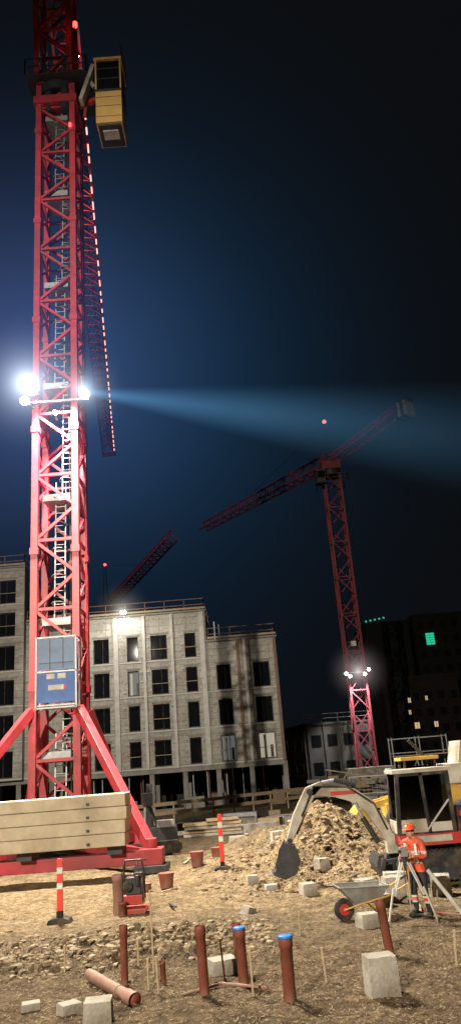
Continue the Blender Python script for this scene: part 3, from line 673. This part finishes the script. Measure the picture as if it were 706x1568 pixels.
mb.build('loose_boards_and_offcuts')

# plate compactor
K=empty('plate_compactor',(-3.06,20.2,gz(-3.06,20.2))); mb=MB()
mb.prism([(-.3,.02),(.3,.02),(.36,.14),(-.36,.14)],-.28,.28,redp); mb.box((0,0,.32),(.48,.4,.22),redp); mb.build('base',K,.02)
mb=MB(); mb.box((0,.02,.62),(.36,.34,.38),darkst); mb.cyl((-.12,-.17,.62),(-.12,-.22,.62),.12,14,black); mb.box((.12,0,.84),(.2,.26,.12),black); mb.cyl((.12,-.19,.62),(.12,-.19,.86),.05,10,darkst); mb.build('engine',K,.02)
mb=MB()
for s in(-1,1):
    mb.tube([(s*.24,-.2,.3),(s*.26,-.16,.9),(s*.2,0,1.18)],[.02]*3,8,darkst); mb.tube([(s*.24,.2,.3),(s*.25,.1,.9),(s*.2,0,1.18)],[.02]*3,8,darkst)
mb.cyl((-.2,0,1.18),(.2,0,1.18),.022,8,darkst); mb.tube([(0,.2,.5),(.0,.6,.95),(0,.75,1.1)],[.02]*3,8,darkst); mb.cyl((-.25,.75,1.1),(.25,.75,1.1),.02,8,black)
mb.build('handle_frame',K)
# small drill rig by the crane
K=empty('drill_rig',(-3.9,33.5,.05),.2); mb=MB()
for yy in(-.5,.5):
    mb.prism([(-.8,.15),(-.6,0),(.6,0),(.8,.15),(.8,.35),(.6,.5),(-.6,.5),(-.8,.35)],yy-.14,yy+.14,black)
mb.box((.1,0,.75),(1.1,.8,.5),darkst); mb.box((.2,0,1.1),(.7,.6,.3),grey); mb.beam((-.55,0,.2),(-.4,0,2.7),.24,.2,darkst); mb.beam((-.1,0,.9),(-.45,0,2.0),.1,.1,darkst); mb.box((-.5,-.02,2.1),(.42,.4,.5),darkst); mb.cyl((-.62,0,.0),(-.6,0,2.0),.07,10,galv)
mb.build('rig_body',K,.01)

# guard rail fence in front of building
FN=empty('timber_guardrail'); mb=MB(); pts=[(-7.5,50.5),(-4,53),(0,56.5),(3.8,60)]
for (xa,ya),(xb,yb) in zip(pts,pts[1:]):
    n=3
    for k in range(n):
        x=xa+(xb-xa)*k/n;y_=ya+(yb-ya)*k/n; mb.beam((x,y_,0),(x,y_,1.25),.1,.1,wood)
    for z in(.65,1.2): mb.beam((xa,ya-.08,z),(xb,yb-.08,z+.02),.05,.22,wood)
mb.build('posts_and_rails',FN)
mb=MB()
for k in range(4): mb.box((-2.1+U(-.1,.1),40.5+U(-.1,.1),.1+.16*k),(2.9,1.0,.13),wood if k%2 else blockc)
mb.box((-1.6,40.3,.75),(1.6,.7,.12),wood,Matrix.Rotation(.1,3,'Z'))
mb.build('timber_stack',None,.01)
mb=MB()
for k in range(22): mb.box((U(-6,4),U(40,52),.2),(U(.6,2.2),U(.3,.9),U(.15,.5)),random.choice((wood,slab,blockc,galv,redp)),Matrix.Rotation(U(-.6,.6),3,'Z'))
mb.build('formwork_material_piles')
mb=MB()
for k in range(60): mb.box((U(5,13),U(56,74),U(.2,1.6)),(U(.6,2.0),U(.5,1),U(.12,.5)),random.choice((wood,slab,slab,grey,grey,blockc)),Matrix.Rotation(U(-.5,.5),3,'Z'))
for k in range(12): mb.beam((U(5,14),U(58,66),U(.2,1)),(U(5,14),U(58,66),U(.6,2.4)),.09,.09,random.choice((galv,wood,grey)))
mb.build('pallet_piles')
def meshfence(x0,y0,x1,y1,h=2.0):
    F_=MB(); a=Vector((x0,y0,0));b_=Vector((x1,y1,0)); n=max(1,round((b_-a).length/3.4))
    for k in range(n):
        p=a.lerp(b_,k/n+.01);q=a.lerp(b_,(k+1)/n-.01)
        for e in(p,q): F_.beam(e,e+Vector((0,0,h)),.05,.05,galv)
        for z in(.15,h*.5,h): F_.beam(p+Vector((0,0,z)),q+Vector((0,0,z)),.04,.04,galv)
        for i in range(1,12): e=p.lerp(q,i/12); F_.beam(e+Vector((0,0,.15)),e+Vector((0,0,h)),.015,.015,galv)
    F_.build('mesh_fence_panels')
meshfence(6,50,16,47); meshfence(11,60,24,54)
SC=empty('scaffold_tower',(9.4,52,0)); mb=MB()
for i in range(3):
    for j in range(2):
        mb.beam((i*1.8,j*1.2,0),(i*1.8,j*1.2,4.2),.07,.07,galv)
for z in(1,2.2,3.2,4.1):
    for j in range(2): mb.beam((0,j*1.2,z),(3.6,j*1.2,z),.05,.05,galv)
for z in(1.1,3.0): mb.box((1.8,.6,z),(3.6,1.2,.07),wood)
mb.beam((0,0,.1),(1.8,0,3.2),.05,.05,galv); mb.beam((3.6,0,.1),(1.8,0,3.2),.05,.05,galv)
mb.build('scaffold',SC)

# ------------------------------------------------------------------ surveyor
PX,PY=3.3,17.3; H=empty('surveyor_worker',(PX,PY,gz(PX,PY)),math.radians(-40))
J={};vs=[];rad=[];ed=[]
def jn(n,p,r,par=None):
    J[n]=len(vs); vs.append(p); rad.append(r if isinstance(r,tuple) else (r,r))
    if par: ed.append((J[par],J[n]))
jn('pel',(0,0,.94),(.165,.12)); jn('sp',(0,-.01,1.1),(.16,.12),'pel'); jn('ch',(0,-.03,1.28),(.19,.135),'sp'); jn('nb',(0,-.05,1.44),(.12,.09),'ch'); jn('nk',(0,-.07,1.52),.058,'nb')
jn('hd',(0,-.10,1.60),(.082,.095),'nk'); jn('ht',(0,-.10,1.69),(.075,.085),'hd')
for s,n in((-1,'L'),(1,'R')):
    jn('sh'+n,(s*.2,-.04,1.41),.078,'nb'); jn('el'+n,(s*.27,-.10,1.13),.06,'sh'+n); jn('wr'+n,(s*.17,-.34,1.12+(.06 if s>0 else 0)),.04,'el'+n); jn('pm'+n,(s*.155,-.42,1.13+(.06 if s>0 else 0)),(.042,.026),'wr'+n)
    jn('hp'+n,(s*.1,0,.86),.105,'pel'); jn('kn'+n,(s*.14,-.05-.03*s,.48),.078,'hp'+n); jn('an'+n,(s*.16,.03-.02*s,.1),.055,'kn'+n); jn('to'+n,(s*.18,-.15-.02*s,.05),(.048,.04),'an'+n)
me=bpy.data.meshes.new('body'); me.from_pydata(vs,ed,[]); body=bpy.data.objects.new('body',me); bpy.context.scene.collection.objects.link(body)
sk=body.modifiers.new('skin','SKIN'); sk.use_smooth_shade=True; sk.branch_smoothing=.3
for i,v in enumerate(me.skin_vertices[0].data): v.radius=rad[i]; v.use_root=(i==0)
sd=body.modifiers.new('sub','SUBSURF'); sd.levels=2; sd.render_levels=2
dg=bpy.context.evaluated_depsgraph_get(); em=bpy.data.meshes.new_from_object(body.evaluated_get(dg)); bpy.data.objects.remove(body)
body=bpy.data.objects.new('body',em); bpy.context.scene.collection.objects.link(body); body.parent=H
cl,nt,b=new_mat('hi_vis_workwear'); N=nt.nodes;L=nt.links
tc=N.new('ShaderNodeTexCoord'); sp=N.new('ShaderNodeSeparateXYZ'); L.new(tc.outputs['Object'],sp.inputs[0])
r=N.new('ShaderNodeValToRGB'); cr=r.color_ramp; cr.interpolation='CONSTANT'
OR=(.85,.13,.06,1); RF=(.7,.7,.65,1); NV=(.03,.03,.045,1)
stops=[(0,(.02,.018,.015,1)),(.12,NV),(.26,RF),(.30,OR),(.36,RF),(.40,NV),(.84,OR),(1.0,RF),(1.05,OR),(1.20,RF),(1.25,OR)]
sc=1/1.8
while len(cr.elements)<len(stops): cr.elements.new(.5)
for e,(p,c) in zip(cr.elements,stops): e.position=p*sc; e.color=c
zz=mth('MULTIPLY',sp.outputs['Z'],sc); L.new(zz,r.inputs['Fac']); 
wn=N.new('ShaderNodeTexNoise'); wn.inputs['Scale'].default_value=9; wn.inputs['Detail'].default_value=4; L.new(tc.outputs['Object'],wn.inputs['Vector'])
L.new(mul(r.outputs['Color'],ramp(wn.outputs['Fac'],[(.3,(.5,.5,.5)),(.65,(1.1,1.1,1.1))])),b.inputs['Base Color']); b.inputs['Roughness'].default_value=.8
bp=N.new('ShaderNodeBump'); bp.inputs['Strength'].default_value=.8; bp.inputs['Distance'].default_value=.04; L.new(wn.outputs['Fac'],bp.inputs['Height']); L.new(bp.outputs['Normal'],b.inputs['Normal'])
skin=mat('skin',(.5,.28,.2),.55,0,.1,10,.03); hair=mat('hair',(.06,.035,.02),.8)
em.materials.clear(); em.materials.append(cl); em.materials.append(skin)
for p in em.polygons:
    p.use_smooth=True; c=p.center
    p.material_index=1 if (c.z>1.5 and abs(c.x)<.12) or (c.y<-.36 and c.z>.9) else 0
mb=MB()
def ell(mb,c,r,m,n=14,zmin=-1):
    vs=[];fs=[]; rows=10
    for i in range(rows+1):
        ph=-math.pi/2+math.pi*i/rows; zz_=max(math.sin(ph),zmin)
        cc=math.cos(ph) if math.sin(ph)>=zmin else math.cos(math.asin(zmin))
        for k in range(n): a=2*math.pi*k/n; vs.append((c[0]+r[0]*cc*math.cos(a),c[1]+r[1]*cc*math.sin(a),c[2]+r[2]*zz_))
    for i in range(rows):
        for k in range(n): fs.append((i*n+k,i*n+(k+1)%n,(i+1)*n+(k+1)%n,(i+1)*n+k))
    mb.add(vs,fs,m)
ell(mb,(0,-.11,1.605),(.075,.095,.115),skin); ell(mb,(0,-.205,1.60),(.014,.022,.02),skin,8)
for s in(-1,1): ell(mb,(s*.078,-.1,1.6),(.012,.022,.032),skin,8); ell(mb,(s*.03,-.196,1.625),(.011,.008,.008),black,8)
ell(mb,(0,-.197,1.555),(.024,.008,.006),redp,8); ell(mb,(0,-.075,1.62),(.082,.092,.1),hair)
mb.build('head',H,0,True)
helm=mat('orange_helmet',(.85,.13,.04),.35,0,.05,5,.0)
mb=MB(); ell(mb,(0,-.10,1.665),(.118,.14,.115),helm,20,0.0); ell(mb,(0,-.15,1.668),(.125,.16,.014),helm,20); mb.box((0,-.1,1.775),(.03,.2,.016),helm); mb.build('safety_helmet',H,0,True)
mb=MB()
for s,zo in((-1,0),(1,.06)):
    for k in range(4):
        zf=1.165-.02*k+zo; l=(.03,.034,.032,.025)[k]; x=s*.15
        mb.tube([(x,-.43,zf),(x-s*.012,-.43-l,zf-.004),(x-s*.035,-.43-l*1.5,zf-.01),(x-s*.055,-.43-l*1.1,zf-.014)],[.0105,.0095,.009,.007],7,skin)
    mb.tube([(s*.15,-.40,1.165+zo),(s*.12,-.43,1.185+zo),(s*.095,-.455,1.18+zo)],[.012,.011,.009],7,skin)
mb.build('fingers',H)
mb=MB()
for s in(-1,1): mb.tube([(s*.16,.04,.09),(s*.175,-.08,.06),(s*.18,-.2,.05)],[.065,.06,.05],10,black)
mb.beam((-.12,-.155,1.02),(-.12,-.17,1.4),.05,.012,whiterefl); mb.beam((.12,-.155,1.02),(.12,-.17,1.4),.05,.012,whiterefl)
mb.build('boots_and_braces',H,0,True)
# tripod
TX,TY=2.98,16.85; T=empty('survey_tripod',(TX,TY,gz(TX,TY))); mb=MB()
for a in(200,325,80):
    a=math.radians(a); d=Vector((math.cos(a),math.sin(a),0)); e=Vector((-d.y,d.x,0)); foot=d*.55; tp=Vector((0,0,1.12))+d*.07; mid=foot.lerp(tp,.45)
    for s in(-1,1): mb.beam(mid+e*.03*s,tp+e*.045*s,.022,.025,cabyel if a<2 else whitep)
    mb.beam(foot,mid+Vector((0,0,.15)),.026,.03,whitep); mb.cyl(foot-Vector((0,0,.06)),foot+Vector((0,0,.08)),.012,8,darkst,.025)
mb.cyl((0,0,1.1),(0,0,1.15),.1,16,darkst); mb.build('legs',T)
mb=MB(); mb.cyl((0,0,1.15),(0,0,1.2),.06,14,darkst); mb.box((0,0,1.29),(.15,.12,.18),grey); mb.cyl((-.1,-.05,1.3),(.08,.05,1.3),.035,12,darkst); mb.tube([(-.05,0,1.38),(-.04,0,1.42),(.04,0,1.42),(.05,0,1.38)],[.01]*4,6,darkst); mb.build('level_instrument',T,.01)
mb=MB(); mb.beam((4.0,16.6,.03),(3.45,17.0,.9),.04,.07,whitep); mb.beam((4.15,16.5,.03),(3.95,16.55,.05),.1,.05,whitep); mb.build('levelling_staff')

# ------------------------------------------------------------------ lamp glow and beam, added as volumes that emit by themselves
def hazemat(name,build,rate=.4):
    m=bpy.data.materials.new(name); m.use_nodes=True; nt=m.node_tree; nt.nodes.clear(); global N,L
    N=nt.nodes;L=nt.links; o=N.new('ShaderNodeOutputMaterial'); e=N.new('ShaderNodeEmission'); tc=N.new('ShaderNodeTexCoord'); s=N.new('ShaderNodeSeparateXYZ'); L.new(tc.outputs['Object'],s.inputs[0])
    e.inputs['Color'].default_value=build[0]; ln=N.new('ShaderNodeVectorMath'); ln.operation='LENGTH'; L.new(tc.outputs['Object'],ln.inputs[0])
    L.new(build[1](s,ln),e.inputs['Strength']); L.new(e.outputs[0],o.inputs['Volume'])
    m.cycles.volume_step_rate=rate
    return m
def clamp01(x): 
    y_=mth('MAXIMUM',x,0.0); return mth('MINIMUM',y_,1.0)
def halo_f(Rr,k,pw,soft,ep=1.5):
    def f(s,ln):
        r=ln.outputs['Value']; ed=clamp01(mth('SUBTRACT',1.0,mth('DIVIDE',r,Rr))); inv=mth('DIVIDE',k,mth('ADD',mth('POWER',r,pw),soft)); return mth('MULTIPLY',inv,mth('POWER',ed,ep))
    return f
def sphere(name,loc,r,m):
    bm_=bmesh.new(); bmesh.ops.create_icosphere(bm_,subdivisions=3,radius=r); me=bpy.data.meshes.new(name); bm_.to_mesh(me); bm_.free(); me.materials.append(m); o=bpy.data.objects.new(name,me); o.location=loc; bpy.context.scene.collection.objects.link(o); return o
sphere('emissive_haze',(CX-1,CY-2.0,20.2),3.6,hazemat('emissive_haze',((.75,.85,1,1),halo_f(3.5,.34,2.1,.10)),.25))
sphere('emissive_haze',(CX+1.45,CY-1.8,19.8),2.4,hazemat('emissive_haze_small',((.7,.85,1,1),halo_f(2.3,.15,2.1,.06)),.25))
sphere('wide_emissive_haze',(CX-.5,CY-2.5,20.6),13,hazemat('wide_emissive_haze',((.22,.38,1,1),halo_f(12.8,.062,1.0,1.2,1.6)),.5))
sphere('emissive_haze',(13,86.6,12.3),4,hazemat('far_emissive_haze',((1,.85,.85,1),halo_f(3.9,.13,1.6,.15)),.4))
sphere('emissive_haze',(-10.3,65.6,16.9),3,hazemat('roof_emissive_haze',((1,.92,.8,1),halo_f(2.9,.10,1.8,.1)),.4))
def beam_f(s,ln):
    x=s.outputs['X']; rr=mth('SQRT',mth('ADD',mth('MULTIPLY',s.outputs['Y'],s.outputs['Y']),mth('MULTIPLY',s.outputs['Z'],s.outputs['Z'])))
    w=mth('ADD',mth('MULTIPLY',x,.145),.18); q=clamp01(mth('SUBTRACT',1.0,mth('DIVIDE',rr,w)))
    fall=mth('DIVIDE',3.6,mth('POWER',mth('ADD',x,1.2),1.5)); end=clamp01(mth('DIVIDE',mth('SUBTRACT',24.0,x),16.0)); return mth('MULTIPLY',mth('MULTIPLY',mth('POWER',q,1.15),fall),end)
bmz=hazemat('emissive_beam_haze',((.15,.45,.80,1),beam_f),.4)
mb=MB(); mb.tube([(0,0,0),(24,0,0)],[.19,3.7],24,bmz); o=mb.build('emissive_beam_haze'); o.location=(CX+1.5,CY-1.6,19.8)
dv=Vector((9.2,.2,-1.95)).normalized(); o.rotation_euler=dv.to_track_quat('X','Z').to_euler()

# ------------------------------------------------------------------ lights
def spot(name,loc,tgt,power,col,ang=100,rad=.3,blend=.5):
    l=bpy.data.lights.new(name,'SPOT'); l.energy=power; l.color=col; l.spot_size=math.radians(ang); l.spot_blend=blend; l.shadow_soft_size=rad
    o=bpy.data.objects.new(name,l); o.location=loc; o.rotation_euler=(Vector(tgt)-Vector(loc)).to_track_quat('-Z','Y').to_euler(); bpy.context.scene.collection.objects.link(o)
spot('site_floodlight_behind',(-23.3,-42,30),(-2,40,1),240000,(1,.89,.73),58,.5,.7)
spot('crane_floodlight_left',(CX-1,CY-2.3,20.3),(-2,17,0),48000,(1,.90,.72),105,.35)
spot('crane_floodlight_right',(CX+1.5,CY-2.1,19.9),(3,25,0),28000,(1,.90,.72),105,.3)
spot('crane_floodlight_down',(CX+.2,CY-2.4,20.2),(CX,CY,4),16000,(1,.86,.86),100,.3)
spot('jib_fill_spot',(CX+.28,CY+3.4,46.3),(CX-9.4,CY+66,48.6),26000,(1,.75,.7),16,.15,.6)  # spot added to brighten the jib
spot('roof_floodlight_lamp',(-10.3,66.0,16.9),(-9.5,66.4,6),450,(1,.95,.85),150,.15)
spot('facade_fill_spot',(-11.3,60.5,18.2),(-10,67,6),2200,(1,.93,.82),130,.2)  # extra spot added in front of the facade to brighten it, no lamp body
spot('far_crane_floodlight',(13,86.2,12.0),(13,87.5,0),7500,(1,.92,.9),100,.3)

# ------------------------------------------------------------------ night sky
w=bpy.data.worlds.new('World'); bpy.context.scene.world=w; w.use_nodes=True; nt=w.node_tree; N=nt.nodes;L=nt.links
bg=N['Background']; tc=N.new('ShaderNodeTexCoord')
sky=N.new('ShaderNodeTexSky'); sky.sky_type='NISHITA'; sky.sun_disc=False; sky.sun_elevation=math.radians(-4); sky.sun_rotation=math.radians(200)
def lobe(dirv,pw):
    d=N.new('ShaderNodeVectorMath'); d.operation='DOT_PRODUCT'; L.new(tc.outputs['Generated'],d.inputs[0]); d.inputs[1].default_value=Vector(dirv).normalized()
    return mth('POWER',mth('MAXIMUM',d.outputs['Value'],0.0),pw)
def scol(f,c):
    m=N.new('ShaderNodeMixRGB'); m.blend_type='MULTIPLY'; m.inputs['Fac'].default_value=1; cc=N.new('ShaderNodeCombineXYZ')
    for i in range(3): L.new(f,cc.inputs[i])
    L.new(cc.outputs[0],m.inputs[1]); m.inputs[2].default_value=(*c,1); return m.outputs[0]
def addc(a,b_):
    m=N.new('ShaderNodeMixRGB'); m.blend_type='ADD'; m.inputs['Fac'].default_value=1; L.new(a,m.inputs[1]); L.new(b_,m.inputs[2]); return m.outputs[0]
c1=scol(lobe((-.16,1,.56),34),(.003,.024,.058)); c2=scol(lobe((-.2,1,.15),36),(.0002,.003,.008)); c3=scol(lobe((-.40,1,.62),60),(.014,.012,.042))  # glow of the floodlit haze painted into the sky colour as lobes
base=N.new('ShaderNodeRGB'); base.outputs[0].default_value=(.0036,.0042,.0050,1)
skm=N.new('ShaderNodeMixRGB'); skm.blend_type='MULTIPLY'; skm.inputs['Fac'].default_value=1; L.new(sky.outputs[0],skm.inputs[1]); skm.inputs[2].default_value=(.0001,.0001,.0001,1)
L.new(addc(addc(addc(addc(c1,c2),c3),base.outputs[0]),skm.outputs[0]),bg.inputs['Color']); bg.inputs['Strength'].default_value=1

# ------------------------------------------------------------------ camera
cam=bpy.data.cameras.new('camera'); co=bpy.data.objects.new('camera',cam); bpy.context.scene.collection.objects.link(co); bpy.context.scene.camera=co
cam.sensor_fit='VERTICAL'; cam.sensor_height=24; cam.lens=24*1147/1568; cam.clip_end=2000; cam.clip_start=.1
th=math.radians(18.7); ro=math.atan2(.0778,.997)
fwd=Vector((0,math.cos(th),math.sin(th))); u0=Vector((0,-math.sin(th),math.cos(th))); r0=Vector((1,0,0))
r_=r0*math.cos(ro)-u0*math.sin(ro); u_=r0*math.sin(ro)+u0*math.cos(ro)
M=Matrix((r_,u_,-fwd)).transposed().to_4x4(); M.translation=Vector((0,0,3.2)); co.matrix_world=M
sc_=bpy.context.scene; sc_.view_settings.view_transform='Standard'; sc_.view_settings.look='None'; sc_.view_settings.exposure=0
